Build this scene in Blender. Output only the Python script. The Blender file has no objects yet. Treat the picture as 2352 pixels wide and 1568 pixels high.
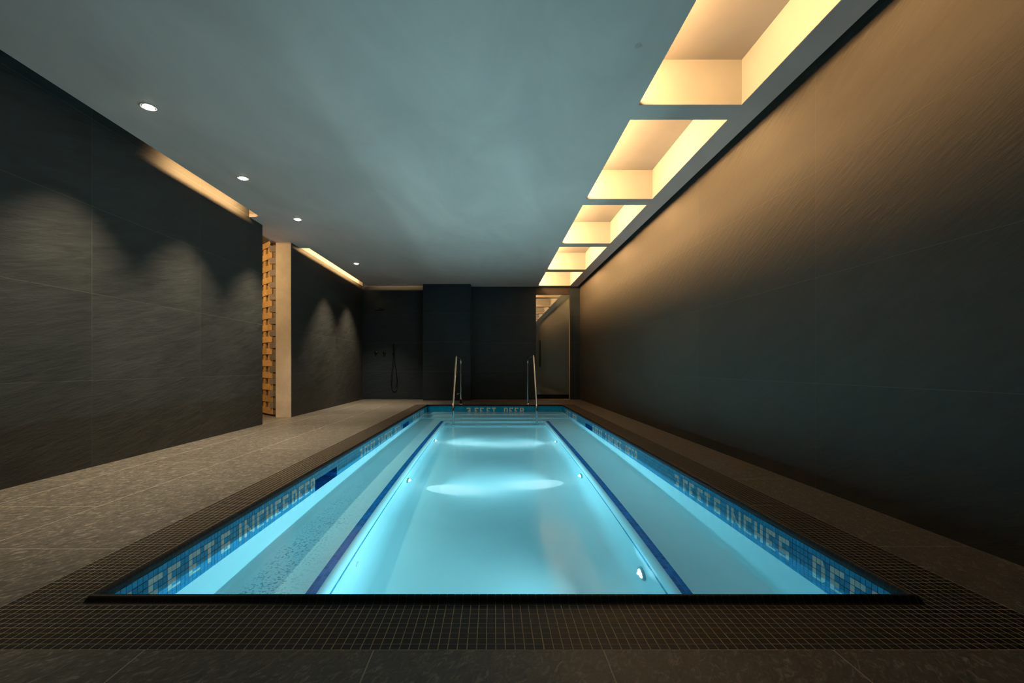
import bpy, math, random
from mathutils import Vector, Matrix
random.seed(7)
S = bpy.context.scene
C = S.collection

# ------------------------------------------------------------------ camera, world, exposure
H = 0.76                      # eye height above the deck
cam_d = bpy.data.cameras.new('camera'); cam = bpy.data.objects.new('camera', cam_d); C.objects.link(cam)
cam.location = (0, 0, H); cam.rotation_euler = (math.radians(90), 0, 0)
cam_d.sensor_width = 36; cam_d.lens = 1075 / 2352 * 36
cam_d.shift_x = (1176 - 1133) / 2352; cam_d.shift_y = (842 - 784) / 2352
cam_d.clip_start = 0.05
S.camera = cam
w = bpy.data.worlds.new('world'); S.world = w; w.use_nodes = True
w.node_tree.nodes['Background'].inputs[0].default_value = (0.5, 0.6, 0.7, 1)
w.node_tree.nodes['Background'].inputs[1].default_value = 0.0
S.view_settings.view_transform = 'Standard'; S.view_settings.look = 'None'
S.view_settings.exposure = 0.12; S.view_settings.gamma = 1; S.view_settings.use_curve_mapping = False
cy = S.cycles
cy.use_denoising = True
cy.max_bounces = 14; cy.diffuse_bounces = 6; cy.glossy_bounces = 6; cy.transmission_bounces = 10
cy.sample_clamp_indirect = 4.0; cy.caustics_reflective = True; cy.caustics_refractive = True
cy.blur_glossy = 0.5

WARM = (1.0, 0.58, 0.235)
LED = (0.44, 0.88, 1.0)

# ------------------------------------------------------------------ main sizes (metres, deck = 0)
CEIL = 2.625
WX0, WX1 = -3.04, 2.016            # left / right wall faces
WY0, WY1 = -1.6, 10.9              # near (behind the camera) / far wall faces
T = 0.0261                         # mosaic module
G = 0.0024                         # grout joint
PX0, PX1, PY0, PY1 = -1.294, 1.360, 1.521, 9.17   # pool inner faces
BZ = -0.013                        # top of the waterline band
BB = BZ - 9 * T                    # bottom of the band
WATER = -0.11
BENCH = -0.64
TX0, TX1 = -0.815, 0.868           # trough walls
TEND = 8.09                        # far end of the trough

def floor_z(y): return -1.19 + (y - 1.52) / 6.18 * 0.166

# ------------------------------------------------------------------ helpers
class MB:
    def __init__(s): s.v = []; s.f = []; s.sm = []
    def add(s, vs, fs, smooth=False):
        n = len(s.v); s.v += [tuple(p) for p in vs]
        for f in fs: s.f.append(tuple(i + n for i in f)); s.sm.append(smooth)
    def box(s, x0, x1, y0, y1, z0, z1):
        vs = [(x, y, z) for z in (z0, z1) for y in (y0, y1) for x in (x0, x1)]
        s.add(vs, [(0, 2, 3, 1), (4, 5, 7, 6), (0, 1, 5, 4), (2, 6, 7, 3), (0, 4, 6, 2), (1, 3, 7, 5)])
    def tile(s, o, u, v, n, du, dv, t=0.0012):
        # raised rectangle: o corner, u/v unit axes, n outward
        o = Vector(o); u = Vector(u); v = Vector(v); n = Vector(n)
        s.poly([o, o + u * du, o + u * du + v * dv, o + v * dv], n, t)
    def poly(s, ps, n, t):
        ps = [Vector(p) for p in ps]; n = Vector(n)
        nn = (ps[1] - ps[0]).cross(ps[2] - ps[1])
        if nn.dot(n) < 0: ps.reverse()
        k = len(ps)
        s.add(ps + [p + n * t for p in ps], [tuple(range(k, 2 * k))] + [(i, (i + 1) % k, (i + 1) % k + k, i + k) for i in range(k)])
    def tube(s, pts, r, seg=16, caps=True):
        pts = [Vector(p) for p in pts]; rings = []
        t0 = (pts[1] - pts[0]).normalized()
        a = Vector((1, 0, 0)) if abs(t0.x) < 0.8 else Vector((0, 1, 0))
        nrm = (a - t0 * a.dot(t0)).normalized()
        for i, p in enumerate(pts):
            if i == 0: t = t0
            elif i == len(pts) - 1: t = (pts[-1] - pts[-2]).normalized()
            else: t = ((pts[i + 1] - p).normalized() + (p - pts[i - 1]).normalized()).normalized()
            nrm = (nrm - t * nrm.dot(t)).normalized(); b = t.cross(nrm)
            rr = r[i] if isinstance(r, (list, tuple)) else r
            rings.append([p + (nrm * math.cos(2 * math.pi * k / seg) + b * math.sin(2 * math.pi * k / seg)) * rr for k in range(seg)])
        vs = [q for ring in rings for q in ring]
        fs = [(i * seg + k, i * seg + (k + 1) % seg, (i + 1) * seg + (k + 1) % seg, (i + 1) * seg + k) for i in range(len(pts) - 1) for k in range(seg)]
        s.add(vs, fs, True)
        if caps:
            n = (len(pts) - 1) * seg
            s.add(rings[0], [tuple(range(seg - 1, -1, -1))]); s.add(rings[-1], [tuple(range(seg))])
    def lathe(s, prof, origin, axis, seg=32):
        # prof: (radius, distance along axis)
        axis = Vector(axis).normalized(); origin = Vector(origin)
        a = Vector((0, 0, 1)) if abs(axis.z) < 0.8 else Vector((1, 0, 0))
        u = (a - axis * a.dot(axis)).normalized(); v = axis.cross(u)
        vs = []
        for r, h in prof:
            for k in range(seg):
                an = 2 * math.pi * k / seg
                vs.append(origin + axis * h + (u * math.cos(an) + v * math.sin(an)) * r)
        fs = [(i * seg + k, i * seg + (k + 1) % seg, (i + 1) * seg + (k + 1) % seg, (i + 1) * seg + k) for i in range(len(prof) - 1) for k in range(seg)]
        s.add(vs, fs, True)
    def loft(s, secs, smooth=True, close=False):
        m = len(secs[0]); vs = [p for q in secs for p in q]
        fs = []
        for i in range(len(secs) - 1):
            for k in range(m if close else m - 1):
                k2 = (k + 1) % m
                fs.append((i * m + k, i * m + k2, (i + 1) * m + k2, (i + 1) * m + k))
        s.add(vs, fs, smooth)
    def build(s, name, mat, parent=None, loc=None, sharp=None):
        me = bpy.data.meshes.new(name); 
        off = Vector(loc) if loc else Vector((0, 0, 0))
        me.from_pydata([tuple(Vector(p) - off) for p in s.v], [], s.f)
        me.polygons.foreach_set('use_smooth', s.sm)
        if sharp: me.set_sharp_from_angle(angle=math.radians(sharp))
        me.update()
        me.materials.append(mat)
        o = bpy.data.objects.new(name, me); C.objects.link(o)
        if loc: o.location = off
        if parent:
            o.parent = parent
            if loc is None: o.matrix_parent_inverse = parent.matrix_basis.inverted()
            else:
                o.location = off - parent.location
        return o

def empty(name, loc):
    o = bpy.data.objects.new(name, None); C.objects.link(o); o.location = loc
    o.empty_display_size = 0.1
    return o
def tag(o, label=None, cat=None, group=None, kind=None):
    if label: o['label'] = label
    if cat: o['category'] = cat
    if group: o['group'] = group
    if kind: o['kind'] = kind
    return o
def copy_tree(root, loc):
    r = root.copy(); C.objects.link(r); r.location = loc
    for ch in list(root.children):
        c = ch.copy(); C.objects.link(c); c.parent = r; c.matrix_parent_inverse = ch.matrix_parent_inverse.copy()
        for g in list(ch.children):
            d = g.copy(); C.objects.link(d); d.parent = c; d.matrix_parent_inverse = g.matrix_parent_inverse.copy()
    return r
def fillet(pts, rad, n=8):
    pts = [Vector(p) for p in pts]; out = [pts[0]]
    for i in range(1, len(pts) - 1):
        r = rad[i - 1] if isinstance(rad, (list, tuple)) else rad
        a = (pts[i - 1] - pts[i]); b = (pts[i + 1] - pts[i])
        r = min(r, a.length * 0.49, b.length * 0.49)
        p0 = pts[i] + a.normalized() * r; p2 = pts[i] + b.normalized() * r
        for k in range(n + 1):
            t = k / n
            out.append(p0 * (1 - t) ** 2 + pts[i] * 2 * t * (1 - t) + p2 * t * t)
    out.append(pts[-1]); return out

# ------------------------------------------------------------------ materials
def new_mat(name):
    m = bpy.data.materials.new(name); m.use_nodes = True
    nt = m.node_tree; b = nt.nodes['Principled BSDF']
    return m, nt, b
def N(nt, typ, **kw):
    n = nt.nodes.new(typ)
    for k, v in kw.items():
        if k.startswith('i_'):
            n.inputs[k[2:].replace('_', ' ')].default_value = v
        else: setattr(n, k, v)
    return n
def simple(name, col, rough=0.5, metal=0.0, spec=0.5, coat=0.0):
    m, nt, b = new_mat(name)
    b.inputs['Base Color'].default_value = (*col, 1); b.inputs['Roughness'].default_value = rough
    b.inputs['Metallic'].default_value = metal; b.inputs['Specular IOR Level'].default_value = spec
    b.inputs['Coat Weight'].default_value = coat
    return m
def noise_mat(name, stops, scale=(1, 1, 1), nscale=5.0, detail=6, rough=(0.5, 0.7), bump=0.2, bdist=0.002, island=0.0, rot=(0, 0, 0), spec=0.5, nscale2=None, distort=0.0):
    m, nt, b = new_mat(name); L = nt.links.new
    tc = N(nt, 'ShaderNodeTexCoord')
    mp = N(nt, 'ShaderNodeMapping'); mp.inputs['Rotation'].default_value = rot; mp.inputs['Scale'].default_value = scale
    mr = N(nt, 'ShaderNodeMapping')       # rotate first, then stretch
    mr.inputs['Rotation'].default_value = rot; mp.inputs['Rotation'].default_value = (0, 0, 0)
    L(tc.outputs['Object'], mr.inputs['Vector'])
    geo = N(nt, 'ShaderNodeNewGeometry')
    off = N(nt, 'ShaderNodeVectorMath', operation='MULTIPLY_ADD')
    if island:
        comb = N(nt, 'ShaderNodeCombineXYZ')
        for i in range(3): L(geo.outputs['Random Per Island'], comb.inputs[i])
        L(comb.outputs[0], off.inputs[0]); off.inputs[1].default_value = (17, 23, 31)
        L(mr.outputs[0], off.inputs[2]); L(off.outputs[0], mp.inputs['Vector'])
    else: L(mr.outputs[0], mp.inputs['Vector'])
    n1 = N(nt, 'ShaderNodeTexNoise'); n1.inputs['Scale'].default_value = nscale; n1.inputs['Detail'].default_value = detail
    n1.inputs['Roughness'].default_value = 0.6; n1.inputs['Distortion'].default_value = distort
    L(mp.outputs[0], n1.inputs['Vector'])
    cr = N(nt, 'ShaderNodeValToRGB'); L(n1.outputs['Fac'], cr.inputs[0])
    e = cr.color_ramp.elements
    e[0].position = stops[0][0]; e[0].color = (*stops[0][1], 1); e[1].position = stops[-1][0]; e[1].color = (*stops[-1][1], 1)
    for p, c in stops[1:-1]:
        q = e.new(p); q.color = (*c, 1)
    col = cr.outputs[0]
    if island:
        mul = N(nt, 'ShaderNodeMapRange'); L(geo.outputs['Random Per Island'], mul.inputs[0])
        mul.inputs[3].default_value = 1 - island; mul.inputs[4].default_value = 1 + island
        hs = N(nt, 'ShaderNodeHueSaturation'); L(mul.outputs[0], hs.inputs['Value']); L(col, hs.inputs['Color']); col = hs.outputs[0]
    L(col, b.inputs['Base Color'])
    rr = N(nt, 'ShaderNodeMapRange'); L(n1.outputs['Fac'], rr.inputs[0]); rr.inputs[3].default_value = rough[0]; rr.inputs[4].default_value = rough[1]
    L(rr.outputs[0], b.inputs['Roughness']); b.inputs['Specular IOR Level'].default_value = spec
    n2 = N(nt, 'ShaderNodeTexNoise'); n2.inputs['Scale'].default_value = nscale2 or nscale * 2.3; n2.inputs['Detail'].default_value = 8
    n2.inputs['Roughness'].default_value = 0.62
    L(mp.outputs[0], n2.inputs['Vector'])
    bp = N(nt, 'ShaderNodeBump'); bp.inputs['Strength'].default_value = bump; bp.inputs['Distance'].default_value = bdist
    L(n2.outputs['Fac'], bp.inputs['Height']); L(bp.outputs[0], b.inputs['Normal'])
    return m

def slate(name, rot, ca, cb, bump=0.9):
    return noise_mat(name, [(0.3, ca), (0.62, cb)], scale=(1.0, 1.0, 1.0) if False else (0.9, 0.9, 5.0), nscale=3.2, detail=9, rough=(0.5, 0.72),
                     bump=bump, bdist=0.006, island=0.10, rot=rot, spec=0.35, nscale2=7.0, distort=0.6)
M = {}
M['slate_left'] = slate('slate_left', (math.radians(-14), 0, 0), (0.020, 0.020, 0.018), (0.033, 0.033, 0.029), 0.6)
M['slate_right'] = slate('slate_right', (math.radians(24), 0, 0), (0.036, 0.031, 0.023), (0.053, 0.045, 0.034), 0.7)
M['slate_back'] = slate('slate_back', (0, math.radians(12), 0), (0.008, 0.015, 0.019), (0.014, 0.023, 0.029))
M['grout_wall'] = simple('grout_wall', (0.115, 0.108, 0.09), 0.9)
M['grout_dark'] = simple('grout_dark', (0.115, 0.102, 0.082), 0.9)
M['grout_floor'] = simple('grout_floor', (0.50, 0.44, 0.34), 0.9)
M['floor'] = noise_mat('deck_stone', [(0.35, (0.070, 0.062, 0.049)), (0.54, (0.12, 0.106, 0.085)), (0.72, (0.32, 0.285, 0.235))], scale=(2.2, 1, 1), nscale=26, detail=10,
                       rough=(0.34, 0.55), bump=0.55, bdist=0.003, island=0.06, rot=(0, 0, 0.5), spec=0.5, nscale2=40, distort=1.2)
M['plaster_grey'] = noise_mat('ceiling_plaster', [(0.3, (0.48, 0.375, 0.335)), (0.7, (0.62, 0.485, 0.435))], scale=(1, 0.45, 1), nscale=1.3, detail=10, rough=(0.55, 0.8),
                              bump=0.25, bdist=0.006, rot=(0, 0, 0.15), spec=0.3, nscale2=6, distort=0.8)
M['plaster_cream'] = noise_mat('cream_plaster', [(0.3, (0.29, 0.285, 0.27)), (0.7, (0.325, 0.32, 0.30))], nscale=3, rough=(0.7, 0.9), bump=0.15, bdist=0.004)
M['jamb'] = noise_mat('jamb_plaster', [(0.3, (0.50, 0.41, 0.30)), (0.7, (0.62, 0.52, 0.38))], nscale=5, rough=(0.7, 0.9), bump=0.5, bdist=0.006)
M['gap_shade'] = simple('void_shade', (0.012, 0.014, 0.016), 0.9)  # near black: shade of the unlit ceiling gaps put into the colour
M['coping'] = noise_mat('coping_tile', [(0.3, (0.007, 0.006, 0.006)), (0.7, (0.014, 0.011, 0.010))], nscale=30, spec=0.3, rough=(0.40, 0.55), bump=0.1, bdist=0.001, island=0.22)
M['coping_grout'] = simple('coping_grout', (0.52, 0.40, 0.24), 0.9)
M['bull_grout'] = simple('bullnose_grout', (0.10, 0.08, 0.055), 0.8)
M['blue'] = noise_mat('blue_mosaic', [(0.3, (0.002, 0.30, 0.56)), (0.7, (0.004, 0.37, 0.66))], nscale=14, rough=(0.12, 0.22), bump=0.1, bdist=0.001, island=0.14)
M['blue_deep'] = noise_mat('deep_blue_mosaic', [(0.3, (0.003, 0.15, 0.46)), (0.7, (0.006, 0.21, 0.58))], nscale=14, rough=(0.15, 0.25), bump=0.1, bdist=0.001, island=0.3)
M['blue_line'] = noise_mat('line_mosaic', [(0.3, (0.003, 0.32, 0.54)), (0.7, (0.006, 0.40, 0.62))], nscale=14, rough=(0.15, 0.25), bump=0.1, bdist=0.001, island=0.25)
M['line_dimmed'] = noise_mat('line_mosaic_dimmed', [(0.3, (0.002, 0.08, 0.17)), (0.7, (0.004, 0.12, 0.24))], nscale=14, rough=(0.15, 0.25), bump=0.1, bdist=0.001, island=0.25)  # line mosaic darkened: dark reflection at grazing view put into the colour
M['letter'] = noise_mat('white_mosaic', [(0.3, (0.72, 0.73, 0.68)), (0.7, (0.80, 0.81, 0.76))], nscale=20, rough=(0.15, 0.3), bump=0.1, bdist=0.001, island=0.10)
M['blue_grout'] = simple('blue_grout', (0.004, 0.03, 0.045), 0.8)
M['pale_grout'] = simple('pale_grout', (0.05, 0.32, 0.48), 0.8)
M['steel'] = simple('polished_steel', (0.72, 0.70, 0.66), 0.14, 1.0)
M['black_metal'] = simple('black_metal', (0.012, 0.012, 0.012), 0.28, 0.6)
M['white_trim'] = simple('white_trim', (0.75, 0.75, 0.72), 0.4)
M['plastic'] = simple('white_plastic', (0.75, 0.78, 0.78), 0.35)
M['bezel'] = simple('bezel_plastic', (0.30, 0.42, 0.46), 0.4)
M['reflector'] = simple('reflector', (0.6, 0.58, 0.54), 0.25, 1.0)
M['bronze'] = simple('bronze_header', (0.022, 0.013, 0.009), 0.5, 0.1)
M['wood_end'] = noise_mat('wood_block', [(0.3, (0.44, 0.27, 0.10)), (0.7, (0.60, 0.38, 0.14))], scale=(1, 1, 4), nscale=9, rough=(0.6, 0.8), bump=0.2, bdist=0.002, island=0.2)
def emit(name, col, st):
    m, nt, b = new_mat(name); b.inputs['Base Color'].default_value = (0.8, 0.8, 0.8, 1)
    b.inputs['Emission Color'].default_value = (*col, 1); b.inputs['Emission Strength'].default_value = st
    return m
M['lens'] = emit('pool_lens', (0.75, 0.97, 1.0), 9)
M['down_lens'] = emit('downlight_lens', (1.0, 0.93, 0.80), 22)
M['led'] = emit('led_strip', (1.0, 0.72, 0.36), 3)

# pool plaster with sediment on the near left bench
m, nt, b = new_mat('pool_plaster'); L = nt.links.new
tc = N(nt, 'ShaderNodeTexCoord'); sep = N(nt, 'ShaderNodeSeparateXYZ'); L(tc.outputs['Object'], sep.inputs[0])
n1 = N(nt, 'ShaderNodeTexNoise'); n1.inputs['Scale'].default_value = 1.6; n1.inputs['Detail'].default_value = 8; n1.inputs['Distortion'].default_value = 0.8
L(tc.outputs['Object'], n1.inputs['Vector'])
cr = N(nt, 'ShaderNodeValToRGB'); L(n1.outputs['Fac'], cr.inputs[0])
cr.color_ramp.elements[0].position = 0.3; cr.color_ramp.elements[0].color = (0.74, 0.83, 0.84, 1)
cr.color_ramp.elements[1].position = 0.7; cr.color_ramp.elements[1].color = (0.80, 0.88, 0.89, 1)
n2 = N(nt, 'ShaderNodeTexNoise'); n2.inputs['Scale'].default_value = 85; n2.inputs['Detail'].default_value = 3; L(tc.outputs['Object'], n2.inputs['Vector'])
def rng(sock, a, b_, c, d):
    q = N(nt, 'ShaderNodeMapRange'); q.interpolation_type = 'SMOOTHSTEP'; L(sock, q.inputs[0])
    for i, v in enumerate((a, b_, c, d)): q.inputs[i + 1].default_value = v
    return q.outputs[0]
def mth(op, a, b_):
    q = N(nt, 'ShaderNodeMath', operation=op); L(a, q.inputs[0])
    if hasattr(b_, 'links'): L(b_, q.inputs[1])
    else: q.inputs[1].default_value = b_
    return q.outputs[0]
n3 = N(nt, 'ShaderNodeTexNoise'); n3.inputs['Scale'].default_value = 5; n3.inputs['Detail'].default_value = 4; L(tc.outputs['Object'], n3.inputs['Vector'])
mask = mth('MULTIPLY', rng(sep.outputs['X'], -1.27, -1.18, 0, 1), rng(sep.outputs['X'], -1.12, -0.93, 1, 0.25))
mask = mth('MULTIPLY', mask, rng(sep.outputs['X'], -0.90, -0.88, 1, 0))
mask = mth('MULTIPLY', mask, rng(sep.outputs['Y'], 3.0, 4.8, 1, 0))
thr = mth('MULTIPLY', mask, rng(n3.outputs['Fac'], 0.3, 0.7, 0.4, 1.0))
spk = mth('MULTIPLY', rng(n2.outputs['Fac'], 0.53, 0.62, 0, 1), thr)
spk = mth('MULTIPLY', spk, 0.75)
mx = N(nt, 'ShaderNodeMix', data_type='RGBA'); L(spk, mx.inputs[0]); L(cr.outputs[0], mx.inputs[6]); mx.inputs[7].default_value = (0.07, 0.22, 0.22, 1)
L(mx.outputs[2], b.inputs['Base Color']); b.inputs['Roughness'].default_value = 0.75; b.inputs['Specular IOR Level'].default_value = 0.2
bp = N(nt, 'ShaderNodeBump'); bp.inputs['Strength'].default_value = 0.25; bp.inputs['Distance'].default_value = 0.01; L(n3.outputs['Fac'], bp.inputs['Height']); L(bp.outputs[0], b.inputs['Normal'])
M['pool'] = m

# water: still, clear, refracting, very slightly absorbing red
m = bpy.data.materials.new('pool_water'); m.use_nodes = True; nt = m.node_tree; nt.nodes.clear(); L = nt.links.new
out = N(nt, 'ShaderNodeOutputMaterial'); 
rf = N(nt, 'ShaderNodeBsdfRefraction'); rf.inputs['IOR'].default_value = 1.333; rf.inputs['Roughness'].default_value = 0.0; rf.inputs['Color'].default_value = (1, 1, 1, 1)
rg = N(nt, 'ShaderNodeBsdfGlossy'); rg.inputs['Roughness'].default_value = 0.13; rg.inputs['Color'].default_value = (0.65, 0.65, 0.65, 1)
fr = N(nt, 'ShaderNodeFresnel'); fr.inputs['IOR'].default_value = 1.333
mxs = N(nt, 'ShaderNodeMixShader'); L(fr.outputs[0], mxs.inputs[0]); L(rf.outputs[0], mxs.inputs[1]); L(rg.outputs[0], mxs.inputs[2])
L(mxs.outputs[0], out.inputs['Surface'])
va = N(nt, 'ShaderNodeVolumeAbsorption'); va.inputs['Color'].default_value = (0.25, 0.90, 0.97, 1); va.inputs['Density'].default_value = 0.25
L(va.outputs[0], out.inputs['Volume'])
tc = N(nt, 'ShaderNodeTexCoord'); nz = N(nt, 'ShaderNodeTexNoise'); nz.inputs['Scale'].default_value = 3; nz.inputs['Detail'].default_value = 2; L(tc.outputs['Object'], nz.inputs['Vector'])
bp = N(nt, 'ShaderNodeBump'); bp.inputs['Strength'].default_value = 0.10; bp.inputs['Distance'].default_value = 0.003; L(nz.outputs['Fac'], bp.inputs['Height']); 
M['water'] = m

# frosted dark door glass with a mirror-like face
m, nt, b = new_mat('door_glass')
b.inputs['Base Color'].default_value = (0.075, 0.092, 0.078, 1); b.inputs['Roughness'].default_value = 0.5
b.inputs['Specular IOR Level'].default_value = 0.3
b.inputs['Coat Weight'].default_value = 1.0; b.inputs['Coat Roughness'].default_value = 0.0; b.inputs['Coat IOR'].default_value = 2.6
M['door_glass'] = m

# ------------------------------------------------------------------ lamps used below
def area(name, loc, sx, sy, power, col, target=None, rot=None, parent=None, spread=None):
    d = bpy.data.lights.new(name, 'AREA'); d.shape = 'RECTANGLE'; d.size = sx; d.size_y = sy; d.energy = power; d.color = col
    if spread: d.spread = math.radians(spread)
    o = bpy.data.objects.new(name, d); C.objects.link(o); o.location = loc
    if target is not None:
        o.rotation_euler = (Vector(target) - Vector(loc)).to_track_quat('-Z', 'Y').to_euler()
    if rot: o.rotation_euler = rot
    return o
def spot(name, loc, target, power, col, size, blend, rad):
    d = bpy.data.lights.new(name, 'SPOT'); d.energy = power; d.color = col; d.spot_size = math.radians(size); d.spot_blend = blend; d.shadow_soft_size = rad
    o = bpy.data.objects.new(name, d); C.objects.link(o); o.location = loc
    o.rotation_euler = (Vector(target) - Vector(loc)).to_track_quat('-Z', 'Y').to_euler()
    return o

# ================================================================== SETTING
def struct(o, label=None):
    o['kind'] = 'structure'
    if label: o['label'] = label
    return o

# ---- floor: slabs around the pool
J = 0.0019
def slabs(mb, x0, x1, ys, z=0.0, th=0.02):
    for a, b_ in zip(ys[:-1], ys[1:]):
        mb.box(x0 + J, x1 - J, a + J, b_ - J, z - th, z)
cx0, cx1, cy0, cy1 = PX0 - 0.0284 - 9 * T, PX1 + 0.0284 + 9 * T, PY0 - 0.0284 - 9 * T, PY1 + 0.0284 + 9 * T
fm = MB()
def ylist(ph, a, b_, step=1.19):
    out = [a]; y = ph
    while y > a: y -= step
    while y < b_ - 0.02:
        if y > a + 0.02: out.append(y)
        y += step
    out.append(b_); return out
slabs(fm, -2.153, cx0, ylist(1.955, WY0, WY1))
slabs(fm, -2.743, -2.153, ylist(2.547, WY0, WY1))
slabs(fm, WX0, -2.743, ylist(1.955, WY0, WY1))
slabs(fm, cx1, WX1, ylist(1.98, WY0, WY1))
xs = [cx0, -0.936, -0.321, 0.296, 0.913, cx1]
for a, b_ in zip(xs[:-1], xs[1:]):
    slabs(fm, a, b_, [WY0, -1.0, 0.06, cy0])
    slabs(fm, a, b_, [cy1, WY1 - 0.45, WY1])
for i in range(6):
    slabs(fm, -5.0 + 0.65 * i * 0.5 * 1.0, -5.0 + 0.65 * (i + 1) * 0.5, [4.6, 5.79, 6.98, 8.17, 9.36]) if False else None
for a, b_ in zip([-5.0, -4.35, -3.70, WX0], [-4.35, -3.70, WX0]):
    slabs(fm, a, b_, [4.6, 5.79, 6.98, 8.17, 9.4])
floor = struct(fm.build('floor', M['floor']), 'grey brown stone slab deck around the pool')
gm = MB()
th = 0.021
for r in [(-5.0, cx0, WY0, WY1), (cx1, WX1, WY0, WY1), (cx0, cx1, WY0, cy0), (cx0, cx1, cy1, WY1)]:
    gm.box(r[0], r[1], r[2], r[3], -0.045, -0.0003)
gm.build('floor_grout', M['grout_floor'], floor)

# ---- walls of slate panels (real panels with open joints over a grout bed)
ZJ = [0.0, 0.656, 1.316, 1.976, 2.636, 2.9]
def panels_x(mb, x, ys, zs, side, gaps=0.0011, th=0.02):
    for a, b_ in zip(ys[:-1], ys[1:]):
        for c, d in zip(zs[:-1], zs[1:]):
            if side < 0: mb.box(x - th, x, a + gaps, b_ - gaps, c + gaps, d - gaps)
            else: mb.box(x, x + th, a + gaps, b_ - gaps, c + gaps, d - gaps)
def panels_y(mb, y, xs_, zs, gaps=0.0011, th=0.02):
    for a, b_ in zip(xs_[:-1], xs_[1:]):
        for c, d in zip(zs[:-1], zs[1:]):
            mb.box(a + gaps, b_ - gaps, y, y + th, c + gaps, d - gaps)
mb = MB(); panels_x(mb, WX0, [WY0, -0.39, 0.92, 2.23, 3.545, 4.86, 6.166], ZJ, -1)
zj2 = ZJ[:-1]
panels_x(mb, WX0, [7.055, 9.03, WY1], zj2, -1)
wl = struct(mb.build('wall_left', M['slate_left']), 'dark slate panelled wall left of the pool')
mb = MB(); mb.box(WX0 - 0.23, WX0 - 0.0003, WY0, 6.163, 0, 2.9); mb.box(WX0 - 0.23, WX0 - 0.0003, 7.058, WY1, 0, 2.634)
mb.build('wall_grout', M['grout_wall'], wl)
mb = MB(); mb.box(WX0 - 0.23, WX0 - 0.004, 7.035, 7.058, 0, CEIL); mb.build('plaster_jamb', M['jamb'], wl)
mb = MB(); mb.box(WX0 - 0.23, WX0 - 0.002, 7.37, WY1, 2.636, 2.95); mb.build('slot_plaster', M['plaster_cream'], wl)

mb = MB(); panels_x(mb, WX1, [WY0, -0.39, 1.26, 2.929, 4.592, 6.28, 8.0, 9.7, WY1], ZJ, 1)
wr = struct(mb.build('wall_right', M['slate_right']), 'dark slate panelled wall right of the pool')
mb = MB(); mb.box(WX1 + 0.0003, WX1 + 0.2, WY0, WY1, 0, 2.9); mb.build('wall_grout', M['grout_dark'], wr)

PIX0, PIX1, PIY = -1.585, -0.51, 10.55
DX0, DX1 = 0.994, 1.764
mb = MB()
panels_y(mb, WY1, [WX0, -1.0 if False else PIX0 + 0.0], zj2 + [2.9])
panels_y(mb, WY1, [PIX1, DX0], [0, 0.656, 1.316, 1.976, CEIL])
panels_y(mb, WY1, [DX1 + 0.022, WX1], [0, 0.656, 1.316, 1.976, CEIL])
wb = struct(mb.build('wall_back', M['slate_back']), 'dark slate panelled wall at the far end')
mb = MB(); mb.box(WX0, DX0 - 0.001, WY1 + 0.0003, WY1 + 0.2, 0, 2.9); mb.box(DX1 + 0.024, WX1, WY1 + 0.0003, WY1 + 0.2, 0, 2.9); mb.box(DX0 - 0.001, DX1 + 0.024, WY1 + 0.05, WY1 + 0.2, CEIL, 2.9)
mb.build('wall_grout', M['grout_dark'], wb)
mb = MB(); panels_y(mb, PIY, [PIX0, PIX1], [0, 0.656, 1.316, 1.976, CEIL + 0.03], th=WY1 - PIY - 0.001)
pier = struct(mb.build('wall_pier', M['slate_back']), 'slate faced pier standing out from the far wall')
mb = MB(); mb.box(PIX0 + 0.002, PIX1 - 0.002, PIY + 0.0004, WY1, 0, CEIL); mb.build('pier_grout', M['grout_dark'], pier)
mb = MB(); mb.box(WX0 - 0.2, WX1 + 0.2, WY0 - 0.15, WY0, 0, 2.9)
struct(mb.build('wall_front', M['slate_back']))

# ---- ceiling board with light slots and coffer openings
SK0, SK1 = 1.034, 1.772
OPEN = [(-0.20, 1.466), (1.666, 3.336), (3.536, 5.208), (5.404, 7.084), (7.290, 8.990), (9.218, 10.78)]
CT = 0.035
mb = MB()
mb.box(-2.90, PIX0, WY0, 10.775, CEIL, CEIL + CT)
mb.box(PIX0, SK0, WY0, WY1, CEIL, CEIL + CT)
mb.box(WX0 - 0.23, -2.90, 5.83, 7.37, CEIL, CEIL + CT)
mb.box(SK1, 1.96, WY0, WY1, CEIL, CEIL + CT)
ys = [WY0] + [v for o in OPEN for v in o] + [WY1]
for a, b_ in zip(ys[0::2], ys[1::2]): mb.box(SK0, SK1, a, b_, CEIL, CEIL + CT)
# small curved soffit lip at the passage
arc = [(-3.27, 6.58), (-3.30, 6.70), (-3.34, 6.82), (-3.40, 6.93), (-3.50, 7.035), (-3.27, 7.035)]
arc = [(-3.27, 6.50), (-3.276, 6.66), (-3.292, 6.80), (-3.318, 6.93), (-3.36, 7.06), (-3.44, 7.20), (-3.27, 7.20)]
mb.poly([(x, y, CEIL) for x, y in arc], (0, 0, 1), CT)
ceil = struct(mb.build('ceiling', M['plaster_grey']), 'smooth grey plaster ceiling over the pool')
mb = MB(); mb.box(WX0 - 0.23, 0.55, WY0, WY1 + 0.2, 2.93, 3.0); mb.box(0.55, WX1 + 0.2, WY0, WY1 + 0.2, 3.02, 3.08)
mb.box(1.965, WX1, WY0, WY1, CEIL + 0.10, CEIL + 0.12)  # dark strip standing for the shade up in the wall gap
mb.box(WX0, -2.62, 5.80, 5.83, CEIL + CT, 2.93) if False else None
mb.build('ceiling_shade_lid', M['gap_shade'], ceil)
mb = MB(); mb.box(WX0, -2.78, 5.83, 5.86, CEIL + CT, 2.93); mb.box(WX0, -2.78, 7.34, 7.37, CEIL + CT, 2.93)
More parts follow.
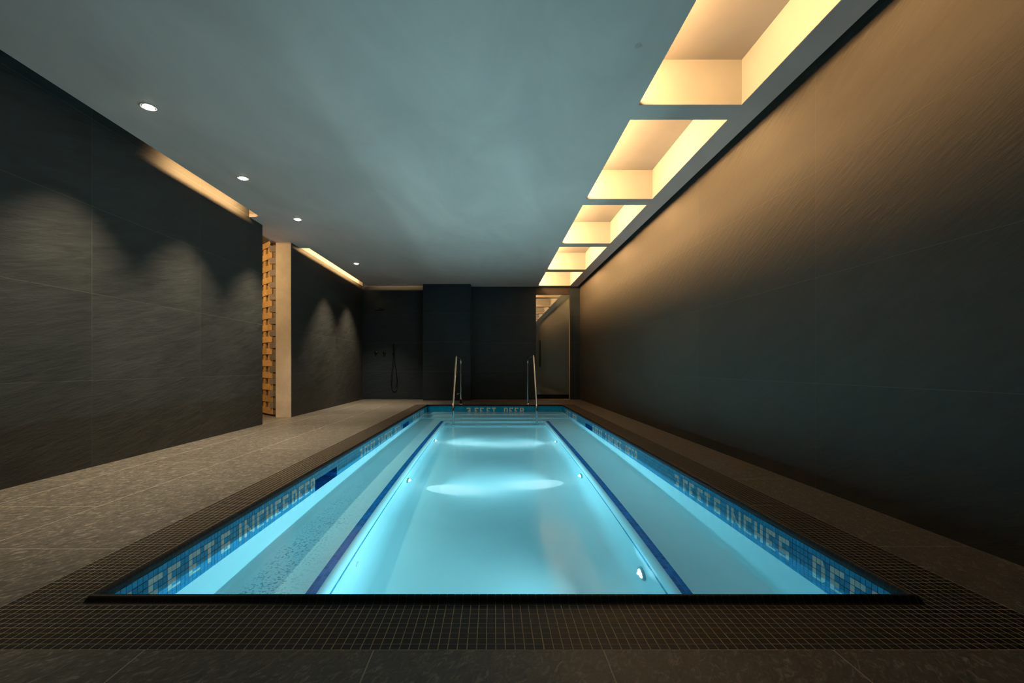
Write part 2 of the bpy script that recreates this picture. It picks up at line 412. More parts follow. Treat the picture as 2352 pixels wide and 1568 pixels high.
mb.box(-2.78, -2.75, WY0, 10.66, CEIL + CT, 2.93); mb.box(-2.78, PIX0, 10.63, 10.66, CEIL + CT, 2.93)
mb.build('slot_lining', M['plaster_cream'], ceil)
CZ = CEIL + 0.323
for i, (a, b_) in enumerate(OPEN):
    mb = MB()
    mb.box(0.74, SK1 + 0.03, a - 0.02, b_ + 0.02, CZ, CZ + 0.03)
    mb.box(SK1, SK1 + 0.03, a - 0.02, b_ + 0.02, CEIL + CT, CZ)
    mb.box(0.70, SK1, b_, b_ + 0.03, CEIL + CT, CZ); mb.box(0.70, SK1, a - 0.03, a, CEIL + CT, CZ)
    mb.box(0.70, 0.74, a, b_, CEIL + CT, CZ)
    # reveal faces of the ceiling board inside the opening
    mb.box(SK1 - 0.003, SK1, a, b_, CEIL + 0.0008, CEIL + CT); mb.box(SK0, SK1, b_ - 0.003, b_, CEIL + 0.0008, CEIL + CT)
    cf = mb.build('light_coffer', M['plaster_cream'], ceil)
    cf['label'] = 'recessed warm lit cream coffer'
    mb = MB(); mb.box(0.80, 0.815, a + 0.06, b_ - 0.06, CEIL + 0.125, CEIL + 0.155)
    mb.build('led_strip', M['led'], cf)
    ln = (b_ - a) - 0.14
    area('coffer_lamp', (0.822, (a + b_) / 2, CEIL + 0.165), 0.20, ln, (0.01, 46, 66, 72, 72, 72)[i] * ln, WARM, rot=(0, math.radians(-62), 0))

# ---- far door
dr = empty('door_1', ((DX0 + DX1) / 2, WY1, 0)); dr['kind'] = 'structure'; dr['label'] = 'tall dark glass door at the far right corner'
mb = MB(); mb.box(DX0, DX1, WY1 + 0.0, WY1 + 0.012, 0.115, 2.433); mb.build('glass_panel', M['door_glass'], dr)
mb = MB(); mb.box(DX0, DX1, WY1 - 0.004, WY1 + 0.014, 0.012, 0.115); mb.build('bottom_rail', M['black_metal'], dr)
mb = MB(); mb.box(DX0, DX1, WY1 - 0.01, WY1 + 0.03, 2.437, 2.555); mb.box(DX0, DX1, WY1 + 0.008, WY1 + 0.03, 2.555, CEIL); mb.build('header', M['bronze'], dr)
mb = MB(); hx = 1.085
mb.box(hx - 0.016, hx + 0.016, WY1 - 0.05, WY1 - 0.03, 0.76, 1.375)
for z in (0.86, 1.27): mb.tube([(hx, WY1 - 0.03, z), (hx, WY1, z)], 0.008, 10)
mb.build('handle', M['black_metal'], dr)
# room and lamp beyond the door, added so the slit beside it reads bright
mb = MB(); mb.box(DX0 - 0.3, DX1 + 0.3, WY1 + 0.5, WY1 + 0.55, 0, 2.9); mb.box(DX0 - 0.3, DX0 - 0.25, WY1 + 0.2, WY1 + 0.5, 0, 2.9); mb.box(DX1 + 0.25, DX1 + 0.3, WY1 + 0.2, WY1 + 0.5, 0, 2.9)
mb.box(DX0 - 0.3, DX1 + 0.3, WY1 + 0.2, WY1 + 0.5, 2.85, 2.9); mb.box(DX0 - 0.3, DX1 + 0.3, WY1 + 0.0, WY1 + 0.5, -0.05, -0.002)
struct(mb.build('wall_beyond', M['plaster_cream']))
area('slit_fill_lamp', (DX0 + 0.2, WY1 + 0.3, 1.5), 0.2, 2.2, 9, WARM, target=(DX1 + 0.1, WY1 + 0.5, 1.3))  # added lamp, unseen, brightens the wall behind the slit

# ---- passage behind the left opening
mb = MB()
mb.box(-5.05, -5.0, 4.6, 9.4, 0, 2.9); mb.box(-5.0, WX0 - 0.23, 4.55, 4.6, 0, 2.9); mb.box(-5.0, WX0 - 0.23, 9.4, 9.45, 0, 2.9)
mb.box(-5.05, WX0 - 0.23, 4.55, 9.45, 2.9, 2.95)
struct(mb.build('wall_passage', M['jamb']))
area('passage_lamp', (-4.2, 6.0, 2.6), 0.5, 0.5, 30, (1.0, 0.66, 0.32), target=(-3.5, 7.2, 1.0))

# ================================================================== POOL
pool = empty('swimming_pool', ((PX0 + PX1) / 2, (PY0 + PY1) / 2, 0))
tag(pool, 'long sunken plunge pool with pale plaster, blue mosaic bands and dark mosaic coping', 'pool')
# ---- plaster shell
def section(y, jit=0.0):
    fz = floor_z(y); p = []
    zb = BENCH
    w1 = 0.05 + 0.02 * math.sin(y * 2.1) + 0.012 * math.sin(y * 5.3 + 1)
    w2 = 0.05 + 0.018 * math.sin(y * 1.7 + 2) + 0.012 * math.sin(y * 4.7)
    p.append((PX0, BB + 0.002))
    n = 5
    for k in range(n + 1):
        a = math.pi / 2 * k / n
        p.append((PX0 + w1 * (1 - math.cos(a)), zb + w1 * (1 - math.sin(a))))
    p.append((TX0 - 0.10, zb))
    r = 0.042
    for k in range(n + 2):
        a = math.pi / 2 * k / (n + 1); p.append((TX0 - r + r * math.sin(a), zb - r + r * math.cos(a)))
    r = 0.09
    for k in range(n + 2):
        a = math.pi / 2 * k / (n + 1); p.append((TX0 + r - r * math.cos(a), fz + r - r * math.sin(a)))
    for k in range(n + 2):
        a = math.pi / 2 * k / (n + 1); p.append((TX1 - r + r * math.sin(a), fz + r - r * math.cos(a)))
    r = 0.042
    for k in range(n + 2):
        a = math.pi / 2 * k / (n + 1); p.append((TX1 + r - r * math.cos(a), zb - r + r * math.sin(a)))
    p.append((TX1 + 0.10, zb))
    for k in range(n + 1):
        a = math.pi / 2 * k / n; p.append((PX1 - w2 + w2 * math.sin(a), zb + w2 - w2 * math.cos(a)))
    p.append((PX1, BB + 0.002))
    return [(x, y, z) for x, z in p]
mb = MB()
secs = [section(PY0 + (TEND - PY0) * i / 60) for i in range(61)]
mb.loft([list(reversed(s)) for s in secs])
mb.add([(PX0, PY0, BB + 0.002), (PX1, PY0, BB + 0.002), (PX1, PY0, -1.35), (PX0, PY0, -1.35)], [(0, 3, 2, 1)])
# landing between trough end and steps: rounded nosing then flat
r = 0.035
prof = [(TEND, -1.3), (TEND, BENCH - r)] + [(TEND + r - r * math.cos(a), BENCH - r + r * math.sin(a)) for a in [math.pi / 2 * k / 6 for k in range(1, 7)]] + [(8.5, BENCH)]
mb.loft([[(x, y, z) for y, z in prof] for x in (TX0 - 0.0, TX1 + 0.0)])
mb.loft([[(x, y, BENCH) for y in (TEND, 8.5)] for x in (PX0 - 0.0, TX0)]); mb.loft([[(x, y, BENCH) for y in (TEND, 8.5)] for x in (TX1, PX1)])
for x in (PX0, PX1): mb.add([(x, TEND, BB + 0.002), (x, PY1, BB + 0.002), (x, PY1, -0.7), (x, TEND, -0.7)], [(0, 1, 2, 3)])
mb.add([(PX0, PY1, BB + 0.002), (PX1, PY1, BB + 0.002), (PX1, PY1, -0.7), (PX0, PY1, -0.7)], [(0, 1, 2, 3)])
shell = mb.build('plaster_shell', M['pool'], pool, sharp=60)
def step(x0, x1, y0, y1, z, zb, r=0.03):
    m_ = MB()
    prof = [(y0, zb), (y0, z - r)] + [(y0 + r - r * math.cos(a), z - r + r * math.sin(a)) for a in [math.pi / 2 * k / 6 for k in range(1, 7)]] + [(y1, z), (y1, zb)]
    m_.loft([[(x, y, zz) for y, zz in prof] for x in (x0, x1)], close=True)
    m_.add([(x0, y, zz) for y, zz in prof], [tuple(range(len(prof)))]); m_.add([(x1, y, zz) for y, zz in prof], [tuple(reversed(range(len(prof))))])
    return m_.build('step', M['pool'], pool, sharp=50)
S1, S2, S4 = 8.83, 8.41, 7.74
Z1, Z2, Z4 = -0.26, -0.45, -0.83
step(PX0, PX1, S1, PY1, Z1, -0.64); step(PX0, PX1, S2, S1 + 0.002, Z2, -0.64); step(TX0, TX1, S4, TEND + 0.01, Z4, -1.2)

# ---- mosaic lines under water
def line_tiles(mb, gb, o, u, v, n, length, rows, t=0.0012):
    k = int(length / T); u_ = Vector(u); v_ = Vector(v); n_ = Vector(n); o = Vector(o)
    for i in range(k):
        for j in range(rows):
            mb.tile(o + u_ * (i * T + G / 2) + v_ * (j * T + G / 2), u, v, n, T - G, T - G, t + 0.0004)
    gb.tile(o, u, v, n, k * T, rows * T, t * 0.5)
for x in (-0.907, 0.909):
    mb = MB(); gb = MB()
    line_tiles(mb, gb, (x, PY0 + 0.01, BENCH), (0, 1, 0), (1, 0, 0), (0, 0, 1), TEND - PY0 + 0.01, 2)
    o = mb.build('bench_edge_stripe', M['blue_deep'], pool); gb.build('stripe_grout', M['pale_grout'], o)
for x, nx in ((TX0, 1), (TX1, -1)):
    mb = MB(); gb = MB()
    line_tiles(mb, gb, (x, PY0 + 0.01, -0.745), (0, 1, 0), (0, 0, 1), (nx, 0, 0), TEND - PY0 - 0.03, 1)
    o = mb.build('trough_wall_line', M['blue_line'], pool); gb.build('line_grout', M['pale_grout'], o)
for (x0, x1, y, z) in ((PX0 + 0.05, PX1 - 0.05, S1, Z1), (PX0 + 0.05, PX1 - 0.05, S2, Z2), (-0.855, 0.905, TEND, BENCH), (TX0 + 0.09, TX1 - 0.09, S4, Z4)):
    mb = MB(); gb = MB()
    line_tiles(mb, gb, (x0, y + 0.045, z), (1, 0, 0), (0, 1, 0), (0, 0, 1), x1 - x0, 1)
    o = mb.build('tread_line', M['line_dimmed'], pool); gb.build('line_grout', M['pale_grout'], o); mb = MB(); gb = MB()
    rx0, rx1 = (x0, x1) if y > TEND else (TX0 + 0.01, TX1 - 0.01)
    line_tiles(mb, gb, (rx0, y, z - 0.045 - T), (1, 0, 0), (0, 0, 1), (0, -1, 0), rx1 - rx0, 1)
    o = mb.build('riser_line', M['line_dimmed'], pool); gb.build('line_grout', M['pale_grout'], o)

# ---- waterline band with tile lettering
F_ = {'3': ['###', '..#', '.##', '..#', '###'], 'F': ['###', '#..', '##.', '#..', '#..'], 'E': ['###', '#..', '##.', '#..', '###'],
      'T': ['###', '.#.', '.#.', '.#.', '.#.'], '6': ['###', '#..', '###', '#.#', '###'], 'I': ['#', '#', '#', '#', '#'],
      'N': ['#..#', '#a.#', '#ba#', '#.b#', '#..#'], 'C': ['###', '#..', '#..', '#..', '###'], 'H': ['#.#', '#.#', '###', '#.#', '#.#'],
      'S': ['###', '#..', '###', '..#', '###'], 'D': ['##c', '#.#', '#.#', '#.#', '##d'], 'P': ['##c', '#.#', '##d', '#..', '#..']}
def layout(s, starts):
    cells = {}
    for ch, st in zip(s, starts):
        for r_, row in enumerate(F_[ch]):
            for c_, q in enumerate(row):
                if q != '.': cells[(st + c_, r_ + 1)] = (q, st)
    return cells
def band(origin, u, n, c0, c1, msgs, skips, ext):
    """origin: point on the wall at column 0, top of band; u: reading direction; columns c0..c1"""
    u = Vector(u); n = Vector(n); dn = Vector((0, 0, -1)); origin = Vector(origin)
    blue = MB(); gr = MB()
    letters = {}
    for (start, cells) in msgs:
        for (c_, r_), (q, li) in cells.items(): letters[(c_ + start, r_)] = (q, start, li)
    lm = {}
    t = 0.0014
    for c_ in range(c0, c1):
        for r_ in range(9):
            if any(a <= c_ < b_ and r_ >= 2 for a, b_ in skips): continue
            o = origin + u * (c_ * T + G / 2) + dn * (r_ * T + G / 2); d = T - G
            p00, p10, p11, p01 = o, o + u * d, o + u * d + dn * d, o + dn * d
            if (c_, r_) in letters:
                q, st, li = letters[(c_, r_)]; lb = lm.setdefault(st, {}).setdefault(li, MB()); g = 0.0012
                if q == '#': lb.poly([p00, p10, p11, p01], n, t)
                elif q in 'ab':
                    if q == 'a': A, B_ = [p00, p11, p01], [p00, p10, p11]
                    else: A, B_ = [p00, p10, p11], [p00, p11, p01]
                    lb.poly(A, n, t); blue.poly(B_, n, t * 0.9)
                elif q == 'c':
                    lb.poly([p00, p00 + u * d * 0.35, p11, p01], n, t); blue.poly([p00 + u * d * 0.5, p10, p11 - dn * d * 0.25], n, t * 0.9)
                elif q == 'd':
                    lb.poly([p00, p10, p01 + u * d * 0.35, p01], n, t); blue.poly([p10 + dn * d * 0.25, p11, p01 + u * d * 0.5], n, t * 0.9)
            else: blue.poly([p00, p10, p11, p01], n, t)
    bo = blue.build('waterline_band', M['blue'], pool)
    # grout bed
    edges = sorted(set([c0 * T - ext[0], c1 * T + ext[1]] + [v * T for s_ in skips for v in s_]))
    top = origin; 
    def q4(a, b_, z0, z1): gr.poly([origin + u * a + dn * z0, origin + u * b_ + dn * z0, origin + u * b_ + dn * z1, origin + u * a + dn * z1], n, 0.0003)
    q4(edges[0], edges[-1], -0.004, 2 * T)
    for a, b_ in zip(edges[:-1], edges[1:]):
        mid = (a + b_) / 2 / T
        if not any(x <= mid < y for x, y in skips): q4(a, b_, 2 * T, 9 * T)
    gr.build('band_grout', M['blue_grout'], bo)
    for st, lb in lm.items():
        de = empty('depth_marking', origin + u * st * T); de.parent = pool; de.matrix_parent_inverse = pool.matrix_basis.inverted(); de['label'] = 'white mosaic tile depth lettering'
        bpy.context.view_layer.update()
        for li, l2 in sorted(lb.items()):
            lo = l2.build('letter', M['letter']); lo.parent = de; lo.matrix_parent_inverse = de.matrix_world.inverted()
    # skimmer recesses
    for a, b_ in skips:
        nb = MB(); ng = MB(); dep = 0.26
        A = origin + u * a * T; B_ = origin + u * b_ * T; zt, zb_ = 2 * T, 9 * T; nn = -n
        k = b_ - a; kd = int(dep / T)
        for i in range(k):
            for j in range(7):   # back
                nb.tile(A + nn * kd * T + u * (i * T + G / 2) + dn * (zt + j * T + G / 2), u, dn, n, T - G, T - G)
            for j in range(kd):  # floor and roof
                nb.tile(A + nn * (j * T + G / 2) + u * (i * T + G / 2) + dn * zb_, u, nn, (0, 0, 1), T - G, T - G)
                nb.tile(A + nn * (j * T + G / 2) + u * (i * T + G / 2) + dn * zt, u, nn, (0, 0, -1), T - G, T - G)
        for j in range(kd):
            for i in range(7):
                nb.tile(A + nn * (j * T + G / 2) + dn * (zt + i * T + G / 2), nn, dn, u, T - G, T - G)
                nb.tile(B_ + nn * (j * T + G / 2) + dn * (zt + i * T + G / 2), nn, dn, -u, T - G, T - G)
        no = nb.build('skimmer_recess', M['blue_deep'], pool)
        W = kd * T; e = 0.0002
        for P in ([A + nn * W + dn * zt, B_ + nn * W + dn * zt, B_ + nn * W + dn * zb_, A + nn * W + dn * zb_],): ng.poly(P, n, e)
        ng.poly([A + dn * zb_, B_ + dn * zb_, B_ + dn * zb_ + nn * W, A + dn * zb_ + nn * W], (0, 0, 1), e)
        ng.poly([A + dn * zt, B_ + dn * zt, B_ + dn * zt + nn * W, A + dn * zt + nn * W], (0, 0, -1), e)
        ng.poly([A + dn * zt, A + dn * zb_, A + dn * zb_ + nn * W, A + dn * zt + nn * W], u, e)
        ng.poly([B_ + dn * zt, B_ + dn * zb_, B_ + dn * zb_ + nn * W, B_ + dn * zt + nn * W], -u, e)
        ng.build('recess_grout', M['blue_grout'], no)
near_l = layout('3FEET6INCHESDEEP', [-6, 0, 4, 9, 13, 18, 24, 26, 31, 35, 39, 43, 48, 52, 56, 60])
mid_l = layout('3FEET3INCHESDEEP', [0, 6, 10, 15, 19, 27, 33, 35, 40, 44, 48, 52, 61, 65, 69, 73])
near_r = layout('3FEET6INCHESDEEP', [0, 6, 10, 15, 19, 24, 30, 32, 37, 41, 45, 49, 58, 62, 66, 70])
far_s = layout('3FEETDEEP', [0, 6, 10, 15, 19, 30, 34, 38, 42])
far_b = layout('3FEETDEEP', [0, 6, 10, 15, 19, 28, 32, 36, 40])
# left wall: columns along +Y, column 0 at y = 1.753
y0 = 1.753
c0 = -int((y0 - PY0) / T); c1 = int((PY1 - y0) / T)
band((PX0, y0, BZ), (0, 1, 0), (1, 0, 0), c0, c1, [(0, near_l), (107, mid_l), (221, far_s)], [(63, 81), (190, 208)], (0.02, 0.03))
# right wall: reading direction -Y, column 0 at y = 8.806
y0 = 8.806
c0 = -int((PY1 - y0) / T); c1 = int((y0 - PY0) / T)
band((PX1, y0, BZ), (0, -1, 0), (-1, 0, 0), c0, c1, [(0, far_s), (92, mid_l), (203, near_r)], [(73, 91)], (0.03, 0.02))
# far wall
x0 = -0.523
band((x0, PY1, BZ), (1, 0, 0), (0, -1, 0), -int((x0 - PX0) / T), int((PX1 - x0) / T), [(0, far_b)], [], (0.03, 0.03))
# near wall
band((PX1, PY0, BZ), (-1, 0, 0), (0, 1, 0), 0, int((PX1 - PX0) / T), [], [], (0.0, 0.03))

# ---- coping: nine rows of small dark tiles and a raised bullnose roll
def cop_name(mbs): pass
tt = 0.0013
mb = MB()
gx0, gx1, gy0, gy1 = cx0, cx1, cy0, cy1
ix0, ix1, iy0, iy1 = PX0 - 0.0284, PX1 + 0.0284, PY0 - 0.0284, PY1 + 0.0284
nxt = int(round((gx1 - gx0) / T)); 
def ctile(x, y, wx=T, wy=T):
    j1, j2 = random.uniform(-.0003, .0003), random.uniform(-.0003, .0003)
    mb.tile((x + G / 2 + j1, y + G / 2 + j2, -0.0008), (1, 0, 0), (0, 1, 0), (0, 0, 1), wx - G, wy - G, 0.0011)
tx = (gx1 - gx0) / nxt
for j in range(9):
    for i in range(nxt):
        ctile(gx0 + i * tx, gy0 + j * T, tx); ctile(gx0 + i * tx, gy1 - (j + 1) * T, tx)
nyt = int(round((iy1 - iy0) / T)); ty = (iy1 - iy0) / nyt
for i in range(nyt):
    for j in range(9):
        ctile(gx0 + j * T, iy0 + i * ty, T, ty); ctile(ix1 + j * T, iy0 + i * ty, T, ty)
cop = mb.build('coping', M['coping'], pool); cop['label'] = 'border of small near black mosaic tiles'
gb = MB()
for r in [(gx0, gx1, gy0, iy0), (gx0, gx1, iy1, gy1), (gx0, ix0, iy0, iy1), (ix1, gx1, iy0, iy1)]: gb.box(r[0], r[1], r[2], r[3], -0.045, 0.0)
gb.build('coping_grout', M['coping_grout'], cop)
BP = [(0, -0.0005), (.005, .0015), (.009, .0065), (.0125, .0140), (.017, .0205), (.023, .0235), (.029, .0215), (.034, .0155), (.0365, .008), (.036, .0), (.033, -.008), (.0284, -.0135)]
def bull(lo, hi, fix, axis, s, mbx, gbx):
    # axis 'y': runs along y at x=fix, u direction = s*x
    n = int(round((hi - lo) / T)); st = (hi - lo) / n
    def P(a, u_, z, k=0.0):
        # mitre: shrink run with u
        a = min(max(a, lo + u_), hi - u_)
        return (fix + s * u_, a, z) if axis == 'y' else (a, fix + s * u_, z)
    for i in range(n):
        a, b_ = lo + i * st + G * 0.35, lo + (i + 1) * st - G * 0.35
        if b_ - a < 0.002: continue
        rows = [[P(a, u_, z) for u_, z in BP], [P(b_, u_, z) for u_, z in BP]]
        if (axis == 'y') == (s > 0): rows.reverse()
        mbx.loft(rows)
    cxm, czm = .020, .002
    BI = [(cxm + (u_ - cxm) * 0.965, czm + (z - czm) * 0.955 - 0.0003) for u_, z in BP]
    rows = [[P(lo, u_, z) for u_, z in BI], [P(hi, u_, z) for u_, z in BI]]
    if (axis == 'y') == (s > 0): rows.reverse()
    gbx.loft(rows)
mb = MB(); gb = MB()
bull(iy0, iy1, ix0, 'y', 1, mb, gb); bull(iy0, iy1, ix1, 'y', -1, mb, gb)
bull(ix0, ix1, iy0, 'x', 1, mb, gb); bull(ix0, ix1, iy1, 'x', -1, mb, gb)
bo = mb.build('bullnose', M['coping'], pool); gb.build('bullnose_grout', M['bull_grout'], bo)
# concrete edge behind band and shell, keeps light out
mb = MB()
zt = -0.101
for r in [(PX0 - 0.5, PX0 - 0.30, PY0 - 0.1, PY1 + 0.1), (PX1 + 0.30, PX1 + 0.5, PY0 - 0.1, PY1 + 0.1)]: mb.box(*r, -1.4, zt)

# ---- water body
mb = MB(); e = 0.004
mb.box(PX0 - 0.28, PX1 + 0.28, PY0 - e, PY1 + e, -1.40, WATER)
vv, ff = mb.v, mb.f; mb = MB()
for f_ in ff: mb.add([vv[i] for i in f_], [(0, 1, 2, 3)], True)      # every face with its own corners, smooth flagged
wt = mb.build('pool_water', M['water'])
tag(wt, 'still clear turquoise water filling the pool', 'water', kind='stuff')

wt.cycles.is_caustics_caster = True
shell.cycles.is_caustics_receiver = True
# ---- underwater lamps
def pool_lamp(x, y, z, nx, label, target, power=60, core=0.2):
    root = empty('underwater_lamp', (x, y, z)); tag(root, label, 'pool light', 'underwater lamps in the trough walls')
    ax = (nx, 0, 0)
    m_ = MB(); m_.lathe([(0.058, 0), (0.059, 0.006), (0.055, 0.013), (0.044, 0.016), (0.040, 0.011), (0.0, 0.011)], (x, y, z), ax)
    m_.build('bezel', M['bezel'], root)
    m_ = MB(); m_.lathe([(0.036, 0.011), (0.0355, 0.016), (0.033, 0.0185), (0.018, 0.0195), (0.0, 0.020)], (x, y, z), ax)
    m_.build('lens', M['lens'], root)
    sp = spot('lamp_beam', (x + nx * 0.022, y, z), (x + nx, y, z + 0.86), power, LED, 152, 1.0, 0.008); sp.parent = root; sp.matrix_parent_inverse = root.matrix_basis.inverted()
    s2 = spot('lamp_core', (x + nx * 0.022, y, z), target, power * core, (0.88, 0.98, 1.0), 40, 1.0, 0.008); s2.parent = root; s2.matrix_parent_inverse = root.matrix_basis.inverted()
LZ = -0.93
PW = 116
for (x, y, z, nx, lab) in [
    (TX0, 6.45, LZ - 0.03, 1, 'lit round underwater lamp in the left trough wall, the farther one'),
    (TX0, 4.45, LZ, 1, 'lit round underwater lamp in the left trough wall, the nearer one'),
    (TX1, 6.38, LZ - 0.03, -1, 'lit round underwater lamp in the right trough wall, farthest of three'),
    (TX1, 4.60, LZ, -1, 'lit round underwater lamp in the right trough wall, middle of three'),
    (TX1, 2.72, LZ, -1, 'large lit underwater lamp at the bottom right, nearest the camera')]:
    pool_lamp(x, y, z, nx, lab, (x + nx * 0.31, y - 0.05, floor_z(y) + 0.02), PW * (1.0 if y < 3 else 1), 0.0 if y < 3 else 0.55)
# return inlets
def inlet(x, y, z, nx, label):
    m_ = MB(); m_.lathe([(0.024, 0), (0.024, 0.004), (0.017, 0.006), (0.010, 0.004), (0.009, 0.0), (0.0, 0.0)], (x, y, z), (nx, 0, 0), 20)
    o = m_.build('return_inlet', M['plastic']); tag(o, label, 'pool inlet', 'return inlets in the trough walls')
inlet(TX0, 5.18, -0.89, 1, 'small white water inlet in the left trough wall between the two lamps')
inlet(TX0, 2.80, -0.90, 1, 'small white water inlet low in the left trough wall near the camera')
inlet(TX1, 5.30, -0.89, -1, 'small white water inlet in the right trough wall between two lamps')

# ---- hand rails
def rail(xf, xr, yr, zf, yfront, label):
    root = empty('handrail', (xr, yr, 0)); tag(root, label, 'handrail', 'handrails at the pool steps')
    r = 0.019
    yt = 8.50
    pts = [(xf, 7.84, Z4), (xf, 7.84, 0.11), (xf, yt, zf), (xr, yr, zf - 0.02), (xr, yr, 0.0)]
    m_ = MB(); m_.tube(fillet(pts, [0.10, 0.10, 0.14], 8), r, 20); m_.build('rail_tube', M['steel'], root)
    m_ = MB(); m_.lathe([(r, 0.022), (0.026, 0.020), (0.044, 0.008), (0.048, 0.0)], (xr, yr, 0.0), (0, 0, 1)); m_.build('deck_flange', M['steel'], root)
    m_ = MB(); m_.lathe([(r + .0005, 0.035), (0.030, 0.03), (0.036, 0.0)], (xf, 7.84, Z4), (0, 0, 1)); m_.build('foot_cup', M['steel'], root)
    return root
rl = rail(-0.671, -0.655, 9.48, 0.955, 8.0, 'polished steel handrail on the left side of the steps')
m_ = MB(); m_.lathe([(0.0, 0.0), (0.011, 0.0), (0.013, 0.012), (0.008, 0.02), (0.008, 0.055)], (-0.735, 9.44, 0.205), (1, 0, 0.25), 16)
m_.build('clamp_knob', M['steel'], rl)
m_ = MB(); m_.lathe([(0.0205, -0.0), (0.030, 0.003), (0.030, 0.012), (0.0205, 0.016)], (-0.655, 9.48, 0.10), (0, 0, 1), 20); m_.build('collar', M['steel'], rl)
m_ = MB(); m_.lathe([(0.0195, 0.10), (0.027, 0.098), (0.029, 0.02), (0.030, 0.0)], (-0.655, 9.48, 0.0), (0, 0, 1), 24); m_.build('post_sleeve', M['black_metal'], rl)
rail(0.729, 0.703, 9.52, 0.965, 8.0, 'polished steel handrail on the right side of the steps')

# ---- recessed downlights
for i, (y, lab) in enumerate([(3.36, 'recessed round ceiling downlight nearest the camera, lens tilted and glaring'), (4.63, 'recessed round ceiling downlight, second from the camera'),
                              (5.92, 'recessed round ceiling downlight beside the passage opening'), (8.46, 'recessed round ceiling downlight far back on the left, faint'),
                              (9.76, None), (7.19, None), (2.09, None)]):
    x = -2.475
    if lab:
        root = empty('downlight', (x, y, CEIL)); tag(root, lab, 'ceiling light', 'recessed downlights along the left wall')
        m_ = MB(); m_.lathe([(0.046, -0.001), (0.050, -0.004), (0.056, -0.003), (0.057, 0.0)], (x, y, CEIL), (0, 0, 1), 36); m_.build('trim_ring', M['white_trim'], root)
        m_ = MB(); m_.lathe([(0.046, -0.0015), (0.040, -0.0025)], (x, y, CEIL), (0, 0, 1), 36); m_.build('reflector_cup', M['reflector'], root)
        m_ = MB(); m_.lathe([(0.040, -0.002), (0.028, -0.010), (0.012, -0.014), (0.0, -0.015)], (x, y, CEIL), (0, 0, 1), 30); m_.build('lens', M['down_lens'], root)
    if y not in (7.19,):
        sp = spot('downlight_beam', (x, y, CEIL - 0.03), (x - 0.12, y, 0), (220 if y > 3 else 90), (1.0, 0.82, 0.58), 84, 0.85, 0.02)

# ---- cove strips in the ceiling slots
area('slot_lamp', (-2.80, 5.05, CEIL + 0.10), 0.03, 1.3, 19, WARM, rot=(0, math.radians(70), 0), spread=120)
area('slot_lamp', (-2.80, 9.0, CEIL + 0.10), 0.03, 3.1, 34, WARM, rot=(0, math.radians(72), 0))
area('slot_lamp', (-2.25, 10.68, CEIL + 0.12), 1.2, 0.03, 6, WARM, rot=(math.radians(90), 0, 0))

# ---- shower on the far wall
sh = empty('rain_shower', (-2.55, WY1, 2.07)); tag(sh, 'black round rain shower head on a wall arm above the valves', 'shower head')
m_ = MB(); m_.lathe([(0, -0.004), (0.100, -0.004), (0.104, 0.0), (0.100, 0.006), (0.02, 0.014), (0.012, 0.03), (0.0, 0.03)], (-2.55, 10.50, 2.03), (0, 0, 1), 40); m_.build('head', M['black_metal'], sh)
m_ = MB(); m_.tube(fillet([(-2.55, WY1, 2.09), (-2.55, 10.50, 2.09), (-2.55, 10.50, 2.05)], 0.04), 0.011, 14); m_.build('arm', M['black_metal'], sh)
for x, lab in ((-2.727, 'black round shower valve knob, left of the pair'), (-2.535, 'black round shower valve knob, right of the pair')):
    v = empty('shower_valve', (x, WY1, 1.085)); tag(v, lab, 'valve', 'shower valves on the far wall')
    m_ = MB(); m_.lathe([(0.036, 0), (0.036, 0.008), (0.0, 0.008)], (x, WY1, 1.085), (0, -1, 0)); m_.build('backplate', M['black_metal'], v)
    m_ = MB(); m_.lathe([(0.020, 0.008), (0.022, 0.045), (0.018, 0.05), (0.0, 0.05)], (x, WY1, 1.085), (0, -1, 0))
    m_.box(x - 0.004, x + 0.004, WY1 - 0.05, WY1 - 0.035, 1.095, 1.135); m_.build('handle', M['black_metal'], v)
hs = empty('hand_shower', (-2.31, WY1, 1.02)); tag(hs, 'slim black stick hand shower hanging on its wall holder with looping hose', 'hand shower')
m_ = MB(); m_.tube([(-2.312, WY1 - 0.055, 1.02), (-2.312, WY1 - 0.055, 1.10), (-2.31, WY1 - 0.055, 1.285)], [0.010, 0.012, 0.012], 16); m_.build('handset', M['black_metal'], hs)
m_ = MB(); m_.lathe([(0.024, 0), (0.024, 0.01), (0.014, 0.014), (0.014, 0.045), (0, 0.045)], (-2.325, WY1, 1.06), (0, -1, 0)); m_.build('wall_holder', M['black_metal'], hs)
m_ = MB()
hp = [(-2.312, 1.02), (-2.335, 0.8), (-2.365, 0.5), (-2.37, 0.36), (-2.345, 0.28), (-2.30, 0.255), (-2.255, 0.29), (-2.235, 0.40), (-2.245, 0.56), (-2.28, 0.80), (-2.315, 1.03)]
cr_ = []
for i in range(len(hp) - 1):
    p0, p1, p2, p3 = hp[max(i - 1, 0)], hp[i], hp[i + 1], hp[min(i + 2, len(hp) - 1)]
    for k in range(6):
        t = k / 6
        cr_.append(tuple(0.5 * (2 * p1[j] + (p2[j] - p0[j]) * t + (2 * p0[j] - 5 * p1[j] + 4 * p2[j] - p3[j]) * t * t + (3 * p1[j] - p0[j] - 3 * p2[j] + p3[j]) * t ** 3) for j in (0, 1)))
cr_.append(hp[-1])
m_.tube([(x, WY1 - 0.055 + 0.03 * i / len(cr_), z) for i, (x, z) in enumerate(cr_)], 0.0065, 10); m_.build('hose', M['black_metal'], hs)

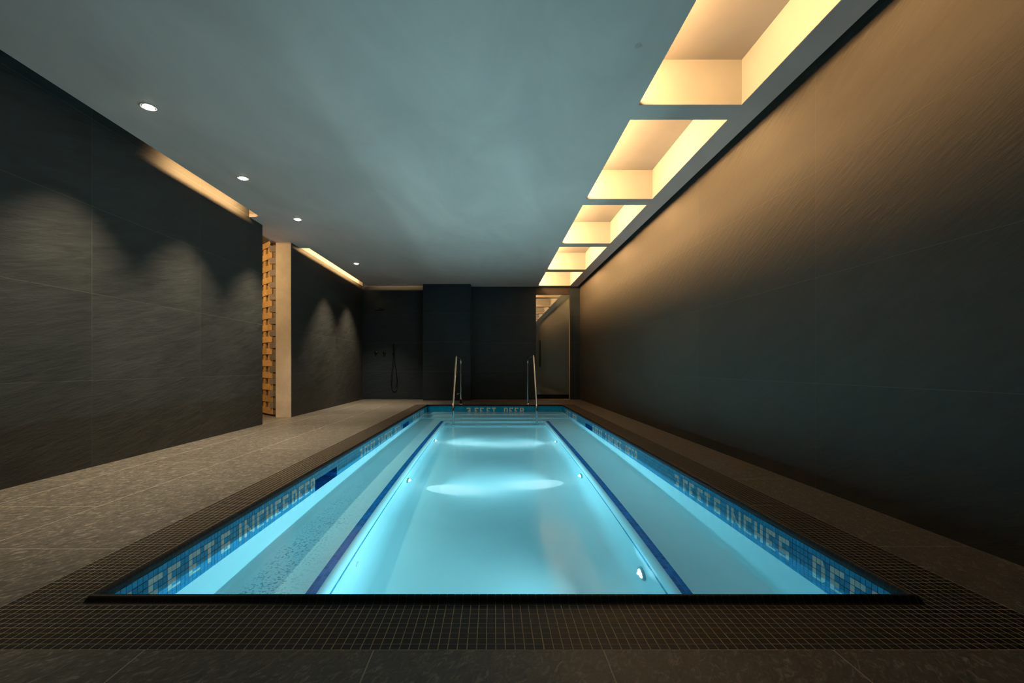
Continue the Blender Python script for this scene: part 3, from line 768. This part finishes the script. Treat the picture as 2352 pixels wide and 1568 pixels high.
# ---- perforated block screen in the passage: an end column facing the pool, then a diagonal lattice
hgt = 0.0925; nrow = 29
M['wood_grey'] = noise_mat('grey_block', [(0.3, (0.15, 0.125, 0.105)), (0.7, (0.24, 0.20, 0.165))], scale=(1, 1, 4), nscale=12, rough=(0.6, 0.8), bump=0.2, bdist=0.002, island=0.15)
scr = empty('block_screen', (-3.6, 7.4, 0)); tag(scr, 'tall perforated screen of stacked honey coloured blocks in the left passage', 'screen')
a0 = Vector((-3.40, 7.205)); dirn = Vector((-1, 1)).normalized(); nr = Vector((-1, -1)).normalized()
mb = MB(); eb = MB()
def blk(m_, s0, s1, d0, d1, z0, z1):
    p = [a0 + dirn * s0 + nr * d1, a0 + dirn * s1 + nr * d1, a0 + dirn * s1 + nr * d0, a0 + dirn * s0 + nr * d0]
    vs = [(q.x, q.y, z) for z in (z0, z1) for q in p]
    m_.add(vs, [(3, 2, 1, 0), (4, 5, 6, 7), (0, 1, 5, 4), (1, 2, 6, 5), (2, 3, 7, 6), (3, 0, 4, 7)])
for j in range(nrow):
    z0 = 0.03 + j * hgt; z1 = z0 + hgt - 0.0025
    if j % 2:
        eb.box(-3.440, -3.335, 7.19, 7.29, z0, z1)
        k0, ln, per = 0.07, 0.105, 0.215
    else:
        eb.box(-3.390, -3.335, 7.205, 7.29, z0, z1)
        k0, ln, per = -0.01, 0.215, 0.2165
    for i in range(5):
        dd = 0.0 if j % 2 else 0.012
        blk(mb, k0 + i * per, k0 + i * per + ln, -0.09, dd, z0, z1)
mb.build('block_lattice', M['wood_end'], scr); eb.build('end_column', M['wood_grey'], scr)

# ---- refracted light through the water surface (shadow caustics)
for o in bpy.data.objects:
    if o.type == 'LIGHT' and (o.name.startswith('downlight_beam') or o.name.startswith('lamp_beam')):
        o.data.cycles.is_caustics_light = True
    if o.type == 'MESH' and (o.parent is pool or (o.parent and o.parent.parent is pool) or o in (ceil, wr, wl, wb, pier) or o.name.startswith('wall_grout') or o.name.startswith('bullnose')):
        o.cycles.is_caustics_receiver = True
